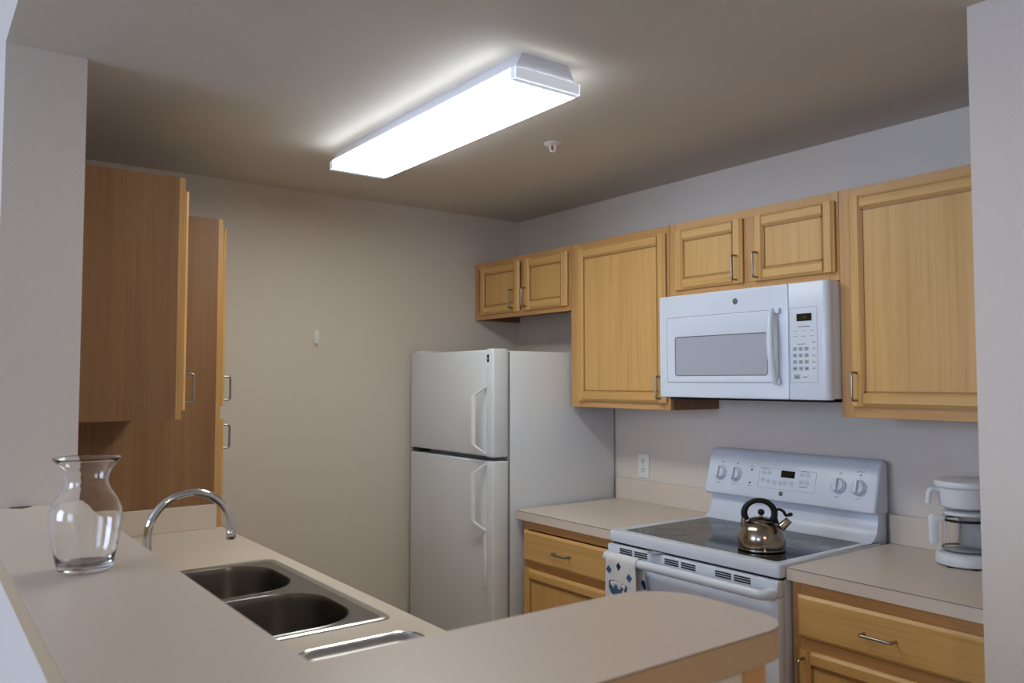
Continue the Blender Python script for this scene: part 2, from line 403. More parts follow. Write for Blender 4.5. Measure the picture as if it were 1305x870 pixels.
# base cabinets under the sink worktop, facing +y
W = .60
cabinet('base_cabinet', 'oak base cabinet with drawer beside the pantry under the sink worktop', (1.052, -2.439, 0), PI, W-.001, .61, h,
    [(.03, W-.03, .1, .14), (.03, W-.03, .655, .705), (.03, W-.03, .835, h)], [(0, .03, .1, h), (W-.031, W-.001, .1, h)],
    [(.012, W-.013, .115, .675, .05, .605)], [(.012, W-.013, .71, .838, .30, .772)], False, .1, group=G2)
W = .95
cabinet('base_cabinet', 'wide oak base cabinet with two doors under the double sink', (2.003, -2.439, 0), PI, W-.001, .61, h,
    [(.03, W-.03, .1, .14), (.03, W-.03, .835, h)], [(0, .03, .1, h), (W-.031, W-.001, .1, h), (W/2-.025, W/2+.025, .14, .835)],
    [(.012, W/2-.006, .115, .838, W/2-.05, .70), (W/2+.006, W-.013, .115, .838, W/2+.05, .70)], (), False, .1, group=G2)
W = .80
cabinet('base_cabinet', 'oak base cabinet with drawer behind the bar under the steel pan', (2.804, -2.439, 0), PI, W-.001, .61, h,
    [(.03, W-.03, .1, .14), (.03, W-.03, .655, .705), (.03, W-.03, .835, h)], [(0, .03, .1, h), (W-.031, W-.001, .1, h)],
    [(.012, W-.013, .115, .675, .05, .605)], [(.012, W-.013, .71, .838, .40, .772)], False, .1, group=G2)

# ================================================================== worktops
CT = .914
def worktop(name, label, outer, holes, edge_box, splashes):
    t = thing(name, (outer[0][0], outer[0][1], .8755), label, 'worktop', 'laminate worktops')
    obj('surface', plate(bmesh.new(), outer, holes, 2, .8755, CT), 'lam', t)
    obj('edge_line', edge_box, 'lam_line', t)
    for s, lb in splashes: tag(obj('backsplash', s, 'lam'), lb, 'backsplash', 'laminate backsplash strips')
    return t
def splash(x0, x1, y0, y1, line):
    bm = B(x0, x1, y0, y1, CT+.0002, 1.016, bev=.0015, seg=1); return bm
a, b = .8185, 1.4405
w = worktop('worktop', 'short beige laminate worktop between the refrigerator and the range', [(a, -.635), (b, -.635), (b, -.001), (a, -.001)], [],
    B(a, b, -.6357, -.634, CT-.0028, CT-.0012), [(splash(a, b, -.020, -.001, 0), 'beige laminate backsplash strip under the wall outlet')])
a, b = 2.2015, 2.8275
w = worktop('worktop', 'beige laminate worktop right of the range carrying the coffee maker', [(a, -.635), (b, -.635), (b, -.001), (a, -.001)], [],
    B(a, b, -.6357, -.634, CT-.0028, CT-.0012), [(splash(a, b, -.020, -.001, 0), 'beige laminate backsplash strip behind the coffee maker')])
SX0, SX1, SY0, SY1 = 1.150, 1.956, -2.41, -1.868
hole = [(SX0+.02, SY0+.02), (SX1-.02, SY0+.02), (SX1-.02, SY1-.02), (SX0+.02, SY1-.02)]
w = worktop('worktop', 'long beige laminate worktop below the bar with the double sink set in', [(.4515, -2.4385), (2.808, -2.4385), (2.808, -1.818), (.4515, -1.818)], [hole],
    B(.4515, 2.808, -1.819, -1.8173, CT-.0028, CT-.0012), [(B(.4515, .470, -2.418, -1.842, CT+.0002, 1.006, bev=.0015, seg=1), 'short beige backsplash strip against the pantry side'), (B(.4515, 2.80, -2.4385, -2.419, CT+.0002, 1.006, bev=.0015, seg=1), 'long beige backsplash strip behind the sink and faucet')])

# bar top: L-shaped slab with a rounded free end
BT = 1.150
def bar_outline(g=0.0):
    ro, ri_ = .060, .100
    P = [(1.171, -2.675+g), (3.035-g, -2.675+g)]
    for i in range(11):
        t = i/10*PI/2; r = ro-g; P.append((3.035-g-r+r*math.cos(t), -1.818-g-r+r*math.sin(t)))
    for i in range(11):
        t = PI/2+i/10*PI/2; r = ri_-g; P.append((2.775+g+r+r*math.cos(t), -1.818-g-r+r*math.sin(t)))
    P += [(2.775+g, -2.430-g), (1.171, -2.430-g)]
    return P
bar = thing('bar_counter', (1.171, -2.55, 1.1065), 'raised beige L-shaped breakfast bar top with a rounded end', 'counter')
obj('surface', plate(bmesh.new(), bar_outline(), [], 2, BT-.0015, BT), 'lam', bar)
obj('edge_line', plate(bmesh.new(), bar_outline(.0006), [], 2, BT-.0032, BT-.0015), 'lam_line', bar)
obj('edge_band', plate(bmesh.new(), bar_outline(), [], 2, 1.1065, BT-.0032), 'lam_edge', bar, label='tan laminate edge band')
bm = bmesh.new()
prism(bm, [(1.172, -2.602), (1.192, -2.596), (1.196, -2.584), (1.212, -2.576), (1.196, -2.560), (1.180, -2.548), (1.172, -2.560)], 2, BT, BT+.0012)
obj('chip', bm, 'lam_line', bar, label='dark chipped spot at the wall')

# ================================================================== sink, faucet, pan
s = thing('sink', (1.553, -2.14, CT), 'double-bowl stainless steel sink set into the worktop', 'sink')
bowls = [(1.186, 1.540, -2.300, -1.925), (1.580, 1.922, -2.300, -1.925)]
bo = [rrect(*q, (.06, .06, .125, .125), 10) for q in bowls]
obj('deck', plate(bmesh.new(), rrect(SX0, SX1, SY0, SY1, .028), bo, 2, CT+.0002, CT+.0022), 'sink', s)
o = rrect(SX0+.004, SX1-.004, SY0+.004, SY1-.004, .026)
i = rrect(SX0+.020, SX1-.020, SY0+.020, SY1-.020, .02)
bm = bmesh.new(); o2 = rrect(SX0, SX1, SY0, SY1, .028); m_ = rrect(SX0+.008, SX1-.008, SY0+.008, SY1-.008, .024)
loft(bm, [[(*p, CT+.0022) for p in o2], [(*p, CT+.0055) for p in o], [(*p, CT+.0058) for p in m_], [(*p, CT+.0022) for p in i]])
obj('rim', bm, 'steel', s)
for q in bowls:
    bm = bmesh.new(); rings = []
    for ins, z in ((-.008, CT+.0024), (-.003, CT+.0040), (0, CT+.002), (.003, CT-.012), (.006, CT-.13), (.018, CT-.158), (.05, CT-.168), (.12, CT-.171)):
        rr = [max(.012, v-ins) for v in (.06, .06, .125, .125)]
        rings.append([(*p, z) for p in rrect(q[0]+ins, q[1]-ins, q[2]+ins, q[3]-ins, rr, 10)])
    loft(bm, rings, False, True)
    bw = obj('bowl', bm, 'sink', s)
    cx, cy = (q[0]+q[1])/2, (q[2]+q[3])/2
    obj('drain', lathe(bmesh.new(), [(0, .001), (.012, .001), (.016, .004), (.036, .004), (.042, .001), (.042, -.001), (0, -.001)], (cx, cy, CT-.1705), 24), 'chrome', bw)
f = thing('faucet', (1.600, -2.352, CT+.002), 'chrome gooseneck faucet arching over the sink', 'faucet')
obj('base_plate', prism(bmesh.new(), rrect(1.50, 1.70, -2.378, -2.326, .026), 2, CT+.0024, CT+.014, bev=.003), 'chrome', f)
path = [(1.6, -2.350, CT+.014), (1.6, -2.350, 1.0), (1.6, -2.350, 1.06)]
for k in range(25):
    t = PI-k/24*PI*1.02; path.append((1.6, -2.249+.101*math.cos(t), 1.108+.101*math.sin(t)))
obj('spout', tube(bmesh.new(), path, .0098, 16), 'chrome', f)
e = Vector(path[-1]); d = (e-Vector(path[-2])).normalized()
obj('aerator', tube(bmesh.new(), [e-d*.004, e-d*.002, e+d*.018, e+d*.020], [.0105, .0122, .0122, .0105], 16), 'chrome', f)
obj('collar', lathe(bmesh.new(), [(.020, 0), (.020, .022), (.014, .032), (.0105, .034)], (1.6, -2.35, CT+.014), 24), 'chrome', f)
for x in (1.535, 1.665):
    hd = obj('tap_handle', lathe(bmesh.new(), [(.018, 0), (.018, .018), (.012, .026), (0, .028)], (x, -2.352, CT+.014), 24), 'chrome', f)
    obj('lever', B(x-.006, x+.006, -2.352, -2.300, CT+.034, CT+.041, bev=.002), 'chrome', hd)
p = thing('baking_pan', (2.24, -2.03, CT), 'shallow stainless steel pan lying on the worktop behind the bar', 'pan')
px0, px1, py0, py1 = 2.116, 2.46, -2.195, -1.912
bm = bmesh.new(); rings = []
for ins, z, r in ((.030, CT+.0006, .03), (.014, CT+.008, .035), (.008, CT+.017, .040), (.001, CT+.0180, .045), (0, CT+.0195, .046), (.001, CT+.021, .045), (.010, CT+.0202, .038), (.016, CT+.010, .034), (.033, CT+.0026, .028)):
    rings.append([(*q, z) for q in rrect(px0+ins, px1-ins, py0+ins, py1-ins, r)])
loft(bm, rings, True, True)
obj('dish', bm, 'steel', p)
bm = bmesh.new(); tube(bm, [(*q, CT+.020) for q in rrect(px0+.003, px1-.003, py0+.003, py1-.003, .043)]+[(px0+.003, py0+.046, CT+.020)], .0042, 8); obj('rolled_rim', bm, 'chrome', p)

# ================================================================== glass vase
prof = [(0, 0), (.040, 0), (.0455, .004), (.047, .012), (.052, .035), (.0575, .065), (.0605, .092), (.059, .108), (.052, .124), (.042, .139), (.0365, .152), (.036, .162), (.040, .176), (.047, .188), (.0545, .196), (.0562, .198),
        (.0555, .2), (.053, .1985), (.045, .188), (.038, .176), (.0338, .162), (.0343, .152), (.0398, .139), (.0497, .124), (.0566, .108), (.0580, .092), (.0550, .065), (.0495, .035), (.0443, .016), (.040, .011), (0, .010)]
v = obj('vase', lathe(bmesh.new(), prof, (0, 0, 0), 64), 'glass'); v.location = (2.082, -2.563, BT+.0005)
tag(v, 'clear glass vase with flared rim on the bar top', 'vase')

# ================================================================== refrigerator
FX0, FX1, FT = .058, .8005, 1.624
r = thing('refrigerator', (.43, -.35, 0), 'white top-freezer refrigerator in the back corner', 'refrigerator')
obj('body', B(FX0, FX1, -.655, -.012, .03, FT, bev=.006), 'fridge', r)
obj('gasket', B(FX0+.006, FX1-.003, -.667, -.655, .10, FT-.004), 'gasket', r)
def fdoor(z0, z1, hz0, hz1, sgn):
    d = obj('door', B(FX0, .752, -.742, -.667, z0, z1, bev=.008, seg=3), 'fridge', r)
    bm = B(.744, FX1, -.748, -.667, z0-.001, z1+.004, bev=.006, seg=3)
    obj('edge_trim', bm, 'fridge', d)
    zm = .030
    pts = [(.739, hz0), (.745, hz0), (.745, hz1), (.739, hz1)]
    # bow handle: upright grip with slanting ends
    x = .704; yb = -.742; yo = -.790
    path = [(.740, yb+.002, hz0), (.740, yb-.010, hz0+.004), (x, yo, hz0+.042), (x, yo, hz0+.06), (x, yo, (hz0+hz1)/2), (x, yo, hz1-.06), (x, yo, hz1-.042), (.740, yb-.010, hz1-.004), (.740, yb+.002, hz1)]
    bm = bmesh.new(); R = []
    for (px, py, pz) in path:
        R.append([(px-.008, py-.009, pz), (px+.009, py-.009, pz), (px+.009, py+.007, pz), (px-.008, py+.007, pz)])
    loft(bm, R, True, True); bmesh.ops.bevel(bm, geom=[e for e in bm.edges], offset=.003, segments=2, affect='EDGES')
    obj('handle', bm, 'handle_white', d)
    return d
d1 = fdoor(1.150, FT+.004, 1.160, 1.462, 1)
obj('badge', B(.752, .766, -.7495, -.747, 1.572, 1.606), 'black', d1)
obj('badge_mark', B(.756, .762, -.7500, -.7494, 1.585, 1.593), 'lgrey', d1)
d2 = fdoor(.11, 1.128, .822, 1.118, 1)
obj('handle_strip', B(.724, .744, -.752, -.742, .575, .822, bev=.003), 'handle_white', d2)
obj('door_button', lathe(bmesh.new(), [(0, 0), (.006, 0), (.006, .004), (0, .006)], (.085, -.742, .74), 12, Matrix.Rotation(PI/2, 4, 'X')), 'white2', d2)
obj('hinge', B(FX0+.01, FX0+.07, -.735, -.66, 1.131, 1.147, bev=.002), 'dark', r)
obj('hinge_cover', B(FX0+.005, FX0+.06, -.725, -.60, FT+.004, FT+.018, bev=.004), 'white2', r)
obj('toe_grille', B(FX0+.01, FX1-.01, -.70, -.66, .03, .10, bev=.003), 'grey', r)
for x in (FX0+.05, FX1-.05):
    for y in (-.60, -.08): obj('foot', lathe(bmesh.new(), [(0, 0), (.02, 0), (.02, .03), (0, .03)], (x, y, 0), 16), 'black', r)

# ================================================================== range
RX0, RX1 = 1.4435, 2.1985; RC = (RX0+RX1)/2
g = thing('range', (RC, -.33, 0), 'white freestanding electric range with black glass cooktop', 'range')
obj('body', B(RX0+.004, RX1-.004, -.635, -.03, .03, .874, bev=.003), 'white', g)
fr = plate(bmesh.new(), rrect(RX0, RX1, -.664, -.075, (.012, .012, .002, .002)), [rrect(RX0+.040, RX1-.040, -.622, -.118, .012)], 2, .880, .9225, bev=.006)
ct = obj('cooktop', fr, 'white', g)
gl = obj('glass_top', prism(bmesh.new(), rrect(RX0+.036, RX1-.036, -.626, -.114, .014), 2, .890, .9195), 'glassblack', ct, label='black ceramic glass top')
for x, y, rr in ((1.62, -.27, .095), (1.62, -.50, .075), (2.02, -.27, .075), (2.02, -.49, .100)):
    for q in (rr, rr*.62):
        bm = bmesh.new()
        plate(bm, [(x+q*math.cos(2*PI*i/48), y+q*math.sin(2*PI*i/48)) for i in range(48)], [[(x+(q-.0022)*math.cos(2*PI*i/48), y+(q-.0022)*math.sin(2*PI*i/48)) for i in range(48)]], 2, .9195, .9199)
        obj('burner_ring', bm, 'ring', ct)
obj('gap', B(RX0+.006, RX1-.006, -.648, -.60, .872, .884), 'dark', g)
# oven door with vent strip, tube handle, window
od = obj('oven_door', B(RX0+.002, RX1-.002, -.672, -.636, .20, .822, bev=.006), 'white', g)
vs = obj('vent_strip', B(RX0+.002, RX1-.002, -.674, -.636, .8225, .872, bev=.005), 'white', od)
for x0 in (1.512, 1.735, 1.958):
    for c in (0, .076):
        for z in (.8455, .8530, .8605):
            obj('vent_slot', B(x0+c, x0+c+.064, -.6750, -.6735, z, z+.0048), 'dark', vs)
obj('latch', B(1.665, 1.715, -.690, -.640, .8735, .8785, bev=.001), 'grey', g)
path = fillet([(RX0+.018, -.672, .833), (RX0+.030, -.712, .833), (RX1-.030, -.712, .833), (RX1-.018, -.672, .833)], .03, 8)
obj('handle', tube(bmesh.new(), path, .0165, 16), 'white', od)
obj('oven_window', prism(bmesh.new(), rrect(RX0+.14, RX1-.14, .36, .66, .02), 1, -.6735, -.670), 'glassblack', od)
dr = obj('storage_drawer', B(RX0+.002, RX1-.002, -.668, -.636, .055, .194, bev=.006), 'white', g)
for x in (RX0+.05, RX1-.05):
    for y in (-.58, -.09): obj('foot', lathe(bmesh.new(), [(0, 0), (.018, 0), (.018, .03), (0, .03)], (x, y, 0), 16), 'black', g)
# riser and tilted console
prof = [(-.022, .900), (-.022, 1.03), (-.078, 1.03), (-.080, .985), (-.088, .955), (-.104, .935), (-.128, .923), (-.128, .900)]
ri = obj('riser', prism(bmesh.new(), prof, 0, RX0+.014, RX1-.006, bev=.003), 'white', g)
prof = [(-.018, 1.018), (-.018, 1.188), (-.026, 1.200), (-.042, 1.206), (-.056, 1.203), (-.066, 1.192), (-.112, 1.036), (-.112, 1.026), (-.104, 1.018)]
co = obj('console', prism(bmesh.new(), prof, 0, RX0+.002, RX1+.001, bev=.010, seg=4), 'white', g)
sl = Vector((0, .046, .156)).normalized(); nr = Vector((0, -sl.z, sl.y))
def con(x, z, hgt=0.0):
    k = (z-1.036)/.156; q = Vector((x, -.112+.046*k, z))+nr*hgt; return q
CM = Matrix((( 1, sl.x*0, nr.x, 0), (0, sl.y, nr.y, 0), (0, sl.z, nr.z, 0), (0, 0, 0, 1)))   # local x, up-slope, outward
def onc(x, z, hgt=0.0): return Matrix.Translation(con(x, z, hgt)) @ CM
def cbox(x, z, w, h_, a, b, bev=0.0):
    return xform(box(bmesh.new(), -w/2, w/2, -h_/2, h_/2, a, b, bev=bev), onc(x, z))
for x in (1.517, 1.594, 2.052, 2.130):
    kz = 1.106
    kn = obj('knob', xform(lathe(bmesh.new(), [(0, 0), (.0270, 0), (.0270, .004), (.0240, .006), (.0230, .014), (.021, .016), (0, .0165)], n=36), onc(x, kz)), 'white', co)
    obj('grip', xform(box(bmesh.new(), -.0048, .0048, -.0230, .0230, .012, .029, bev=.0025), onc(x, kz)), 'white', kn)
    bm = bmesh.new()
    for k in range(14):
        aa = 2*PI*k/14; bmt = Matrix.Rotation(aa, 4, 'Z')
        t2 = box(bmesh.new(), -.0007, .0007,   .0315, .0345, .0001, .0005); xform(t2, onc(x, kz) @ bmt)
        me = bpy.data.meshes.new('t'); t2.to_mesh(me); t2.free(); bm.from_mesh(me); bpy.data.meshes.remove(me)
    obj('dial_marks', bm, 'grey', co)
    obj('dial_ring', xform(lathe(bmesh.new(), [(.0270, .0001), (.0292, .0001), (.0292, .0008), (.0270, .0008)], n=36), onc(x, kz)), 'lgrey', co)
    obj('dial_caption', cbox(x-.003, 1.066, .014, .0025, .0001, .0005), 'grey', co)
    obj('dial_caption', cbox(x+.002, 1.150, .010, .003, .0001, .0005), 'ink', co)
for k in range(4): obj('hot_mark', cbox(2.118+.008*k, 1.160+.003*(k % 2), .004, .003, .0001, .0005), 'red', co)
for z in (1.130, 1.080):
    obj('indicator_light', xform(lathe(bmesh.new(), [(0, 0), (.0042, 0), (.0035, .0015), (0, .002)], n=16), onc(1.668, z)), 'logo', co)
    obj('dial_caption', cbox(1.668, z+(.011 if z > 1.1 else -.011), .020, .002, .0001, .0005), 'grey', co)
cp = obj('keypad_outline', xform(plate(bmesh.new(), rrect(-.126, .126, -.0405, .0405, .006), [rrect(-.125, .125, -.0395, .0395, .0055)], 2, .0001, .0007), onc(1.832, 1.106)), 'grey', co)
dp = obj('display', cbox(1.836, 1.126, .060, .027, .0001, .0016), 'display', co)
for x, z in [(1.727, 1.126), (1.752, 1.126), (1.727, 1.098), (1.752, 1.094), (1.781, 1.091), (1.808, 1.091), (1.830, 1.093), (1.856, 1.093), (1.898, 1.130), (1.922, 1.130), (1.898, 1.102), (1.922, 1.102)]:
    k = obj('key', xform(lathe(bmesh.new(), [(.0078, .0001), (.0094, .0001), (.0094, .0006), (.0078, .0006)], n=20), onc(x, z)), 'lgrey', co)
    obj('key_symbol', cbox(x, z, .008, .004, .0001, .0006), 'grey', k)
obj('key_caption', cbox(1.733, 1.140, .035, .0025, .0001, .0005), 'grey', co); obj('key_caption', cbox(1.908, 1.143, .034, .0025, .0001, .0005), 'grey', co); obj('key_caption', cbox(1.908, 1.086, .036, .0022, .0001, .0005), 'ink', co)
def logo(parent, mtx, rad):
    o = obj('logo', xform(lathe(bmesh.new(), [(0, 0), (rad, 0), (rad, .0010), (rad*.9, .0014), (0, .0014)], n=28), mtx), 'logo', parent, label='round dark logo badge')
    obj('logo_ring', xform(plate(bmesh.new(), [(rad*.90*math.cos(2*PI*i/28), rad*.90*math.sin(2*PI*i/28)) for i in range(28)], [[(rad*.78*math.cos(2*PI*i/28), rad*.78*math.sin(2*PI*i/28)) for i in range(28)]], 2, .0014, .0018), mtx), 'lgrey', o)
    obj('logo_letters', text(bmesh.new(), 'GE', rad*.95, mtx @ Matrix.Translation((0, 0, .0016))), 'lgrey', o)
logo(co, onc(1.817, 1.052), .0095)

# ================================================================== dish towel over the oven handle
tw = thing('dish_towel', (1.58, -.712, .62), 'white dish towel with navy print hanging on the oven handle', 'towel')
def wav(x, z): return .0035*math.sin((x-1.5)*55)+.002*math.sin((x-1.5)*23+z*9)
TX0, TX1 = 1.497, 1.648
def towel_pt(u, s, off=0.0):
    """u across 0..1, s along: front bottom to front top, over the tube, down the back"""
    rr = .0192+off; zt = .833; fl = .26; arc = PI*rr
    x = TX0+(TX1-TX0)*u
    if s < fl:
        z = zt-fl+s; k = min(1, (fl-s)/.05); y = -.712-rr+wav(x, z)*k
        x += (u-.5)*.010*min(1, (fl-s)/.2)
    elif s < fl+arc:
        a = PI-(s-fl)/rr; y = -.712+rr*math.cos(a); z = zt+rr*math.sin(a)
    else:
        q = s-fl-arc; z = zt-q; y = -.712+rr-.002*min(1, q/.03); x += .028*min(1, q/.12)
    return (x, y, z)
def towel_sheet():
    bm = bmesh.new(); nu, nv = 22, 48; L = .26+PI*.0192+.215
    f_ = [[bm.verts.new(towel_pt(i/nu, L*j/nv)) for i in range(nu+1)] for j in range(nv+1)]
    for j in range(nv):
        for i in range(nu): bm.faces.new((f_[j][i], f_[j][i+1], f_[j+1][i+1], f_[j+1][i]))
    bmesh.ops.recalc_face_normals(bm, faces=bm.faces)
    bmesh.ops.solidify(bm, geom=list(bm.faces), thickness=-.0016)
    return bm
cl = obj('cloth', towel_sheet(), 'cloth', tw)
def print_poly(pts, m, name, back=False):
    """flat printed motif that follows the cloth; pts in (u, drop below handle)"""
    bm = bmesh.new()
    vs_ = []
    for u, d in pts:
        s_ = .26-d if not back else .26+PI*.0192+d
        x, y, z = towel_pt(u, s_)
        vs_.append(bm.verts.new((x, y-.0024 if not back else y-.003, z)))
    fc = bm.faces.new(vs_); bmesh.ops.triangulate(bm, faces=[fc])
    return obj(name, bm, m, cl)
def diamond(u, d, s_=.014, m='navy'): print_poly([(u-s_*6.5, d+.001), (u-.01, d-s_*1.2), (u+s_*6.5, d-.001), (u+.01, d+s_*1.2)], m, 'printed_diamond')
for u, d, m in ((.45, .020, 'navy'), (.10, .040, 'blue'), (.80, .052, 'blue')): diamond(u, d, .0135, m)
print_poly([(.10, .080), (.18, .076), (.35, .074), (.55, .076), (.70, .080), (.74, .086), (.72, .11), (.66, .125), (.5, .132), (.3, .132), (.16, .122), (.10, .105)], 'blue', 'printed_bowl')
for u, d in ((.20, .087), (.31, .084), (.42, .083), (.53, .084), (.64, .087), (.26, .093), (.48, .093)):
    x, y, z = towel_pt(u, .26-d)
    obj('printed_egg', lathe(bmesh.new(), [(0, .0008), (.0084, .0003), (.0088, 0)], (x, y-.0034, z), 14, Matrix.Rotation(PI/2, 4, 'X')), 'cloth', cl)
print_poly([(.86, .07), (.93, .055), (1.0, .062), (1.0, .085), (.92, .09)], 'navy', 'printed_leaf', True)
print_poly([(.84, .11), (.92, .10), (1.0, .108), (1.0, .14), (.88, .145)], 'navy', 'printed_leaf', True)

# ================================================================== kettle
kx, ky, kz = 2.012, -.498, .9202
ke = thing('kettle', (kx, ky, kz), 'stainless steel whistling kettle with black loop handle on the cooktop', 'kettle')
ang = math.atan2(.80, .60)-.12
KM = Matrix.Translation((kx, ky, kz)) @ Matrix.Rotation(ang, 4, 'Z')
kb = obj('body', lathe(bmesh.new(), [(.074, .008), (.0765, .010), (.077, .016), (.077, .040), (.0755, .052), (.072, .066), (.065, .081), (.054, .094), (.042, .1025), (.038, .104), (.037, .102)], (kx, ky, kz), 56), 'kettle', ke)
obj('base_ring', lathe(bmesh.new(), [(0, 0), (.072, 0), (.0765, .003), (.0772, .008), (.0755, .011), (.06, .011)], (kx, ky, kz), 56), 'kettleband', ke)
ld = obj('lid', lathe(bmesh.new(), [(.041, .1028), (.041, .1055), (.036, .110), (.022, .1155), (.006, .1175), (.0045, .122), (.0045, .128), (0, .128)], (kx, ky, kz), 40), 'kettleband', ke)
obj('knob', lathe(bmesh.new(), [(.004, .122), (.0075, .1245), (.0105, .129), (.0112, .134), (.0098, .140), (.006, .144), (0, .1455)], (kx, ky, kz), 28), 'black', ld)
path = []
for k in range(29):
    t = math.radians(-32+k*(244/28)); path.append(KM @ Vector((-.006+.049*math.cos(t), 0, .130+.046*math.sin(t))))
rad = [.0092+.002*abs(math.cos(PI*k/28))**2 for k in range(29)]
obj('handle', tube(bmesh.new(), path, rad, 14, ry=.75), 'black', ke)
for sg in (-1, 1):
    a_ = KM @ Vector((sg*.056-.004, 0, .080)); b_ = KM @ Vector((sg*.050-.006, 0, .118))
    obj('handle_bracket', tube(bmesh.new(), [a_, (a_+b_)/2, b_], [.009, .009, .008], 10, ry=.8), 'kettle' if sg < 0 else 'black', ke)
sp = obj('spout', tube(bmesh.new(), [KM @ Vector(q) for q in ((.050, 0, .066), (.066, 0, .083), (.088, 0, .106), (.090, 0, .108))], [.016, .0145, .0125, .0115], 20), 'kettle', ke)
lv = obj('whistle_lever', tube(bmesh.new(), [KM @ Vector(q) for q in fillet([(.040, 0, .140), (.060, 0, .146), (.074, 0, .136), (.078, 0, .122), (.098, 0, .128)], .006)], .0052, 10), 'black', ke)
obj('lever_tip', tube(bmesh.new(), [KM @ Vector(q) for q in ((.086, 0, .124), (.092, 0, .127), (.100, 0, .129))], [.006, .0075, .006], 10), 'black', lv)

ke.scale = (1.02, 1.02, .93)
# ================================================================== microwave
MX0, MX1, MZ0, MZ1, MY = 1.4445, 2.1975, 1.4235, 1.8275, -.376
mw = thing('microwave', ((MX0+MX1)/2, -.19, MZ0), 'white over-the-range microwave under the short wall cabinet', 'microwave')
obj('body', B(MX0, MX1, -.345, -.002, MZ0+.004, MZ1, bev=.003), 'white', mw)
obj('underside', B(MX0+.03, MX1-.02, -.35, -.04, MZ0-.008, MZ0+.004), 'black', mw)
XS = 2.046
def my(x): return x   # measured at the door plane
dw = plate(bmesh.new(), rrect(MX0, XS-.001, MZ0, MZ1, .008), [], 1, MY, -.346, bev=.004)
md = obj('door', dw, 'white', mw)
iw0, iw1, iz0, iz1 = 1.484, 2.008, 1.480, 1.741
bm = plate(bmesh.new(), rrect(iw0, iw1, iz0, iz1, .008), [rrect(iw0+.003, iw1-.003, iz0+.003, iz1-.003, .006)], 1, MY-.0006, MY+.001)
obj('inset_line', bm, 'lgrey', md)
bm = plate(bmesh.new(), rrect(iw0+.003, iw1-.003, iz0+.003, iz1-.003, .006), [rrect(1.527, 1.962, 1.507, 1.662, .012)], 1, MY-.0022, MY+.001, bev=.0008)
obj('inner_frame', bm, 'white', md)
wn = obj('window', prism(bmesh.new(), rrect(1.525, 1.964, 1.505, 1.664, .012), 1, MY-.0008, MY+.002), 'window', md)
obj('window_border', plate(bmesh.new(), rrect(1.5265, 1.9625, 1.5065, 1.6625, .012), [rrect(1.530, 1.959, 1.510, 1.659, .010)], 1, MY-.0016, MY-.0006), 'ink', md)
path = []
for k in range(17):
    t = k/16; z = 1.480+.262*t; path.append((2.003+.004*math.sin(PI*t)-.012*t, MY-.012-.030*math.sin(PI*t)**.7, z))
obj('handle', tube(bmesh.new(), path, [.009+.004*math.sin(PI*k/16) for k in range(17)], 14), 'white', md)
for z in (1.487, 1.735): obj('handle_mount', B(1.990, 2.018, MY-.016, MY+.001, z-.010, z+.010, bev=.003), 'white', md)
cpn = obj('control_panel', prism(bmesh.new(), [(XS+.001, -.346), (XS+.001, MY+.002), (XS+.003, MY)]+[(MX1-.022+.022*math.sin(k/8*PI/2), MY+.022-.022*math.cos(k/8*PI/2)) for k in range(9)]+[(MX1, -.346)], 2, MZ0, MZ1, bev=.003), 'white', mw)
obj('panel_outline', plate(bmesh.new(), rrect(2.052, 2.158, 1.482, 1.741, .004), [rrect(2.0535, 2.1565, 1.4835, 1.7395, .003)], 1, MY-.0005, MY+.001), 'lgrey', cpn)
ds = obj('display', B(2.080, 2.137, MY-.0012, MY+.001, 1.693, 1.719), 'display', cpn)
FM = lambda x, z, d=0.0: Matrix.Translation((x, MY-d, z)) @ Matrix.Rotation(PI/2, 4, 'X')
obj('digits', text(bmesh.new(), '5:00', .011, FM(2.109, 1.706, .0014)), 'digit', ds)
obj('key_caption', B(2.086, 2.130, MY-.0004, MY+.001, 1.673, 1.6755), 'ink', cpn)
kk = ['1', '2', '3', '4', '5', '6', '7', '8', '9', '', '0', '']
for rI in range(4):
    for cI in range(3):
        x = 2.071+cI*.0225; z = 1.598-rI*.0225
        k = obj('key', B(x-.0075, x+.0075, MY-.0009, MY+.001, z-.0065, z+.0065), 'lgrey', cpn)
        if kk[rI*3+cI]: obj('key_digit', text(bmesh.new(), kk[rI*3+cI], .011, FM(x, z, .001)), 'ink', k)
        else: obj('key_symbol', B(x-.005, x+.005, MY-.0013, MY, z-.0015, z+.0015), 'ink', k)
for rI, z in enumerate((1.660, 1.641)):
    for cI in range(3): 
        x = 2.073+cI*.032; k = obj('key', B(x-.011, x+.011, MY-.0006, MY+.001, z-.006, z+.006), 'white2', cpn); obj('key_symbol', B(x-.008, x+.008, MY-.0009, MY, z-.001, z+.001), 'grey', k)
for z in (1.618, 1.596, 1.573, 1.551, 1.529):
    k = obj('key', B(2.133, 2.155, MY-.0006, MY+.001, z-.007, z+.007), 'white2', cpn); obj('key_symbol', B(2.136, 2.152, MY-.0009, MY, z-.001, z+.001), 'grey', k); obj('key_symbol', B(2.138, 2.150, MY-.0009, MY, z+.003, z+.0045), 'grey', k)
for x, m in ((2.078, 'lgrey'), (2.110, 'white2')):
    k = obj('key', B(x-.012, x+.012, MY-.0010, MY+.001, 1.494, 1.510), m, cpn); obj('key_symbol', B(x-.008, x+.008, MY-.0014, MY, 1.500, 1.503), 'ink', k)
obj('key_caption', B(2.082, 2.112, MY-.0004, MY+.001, 1.6135, 1.6155), 'ink', cpn)
logo(md, FM(1.822, 1.783, 0), .0115)

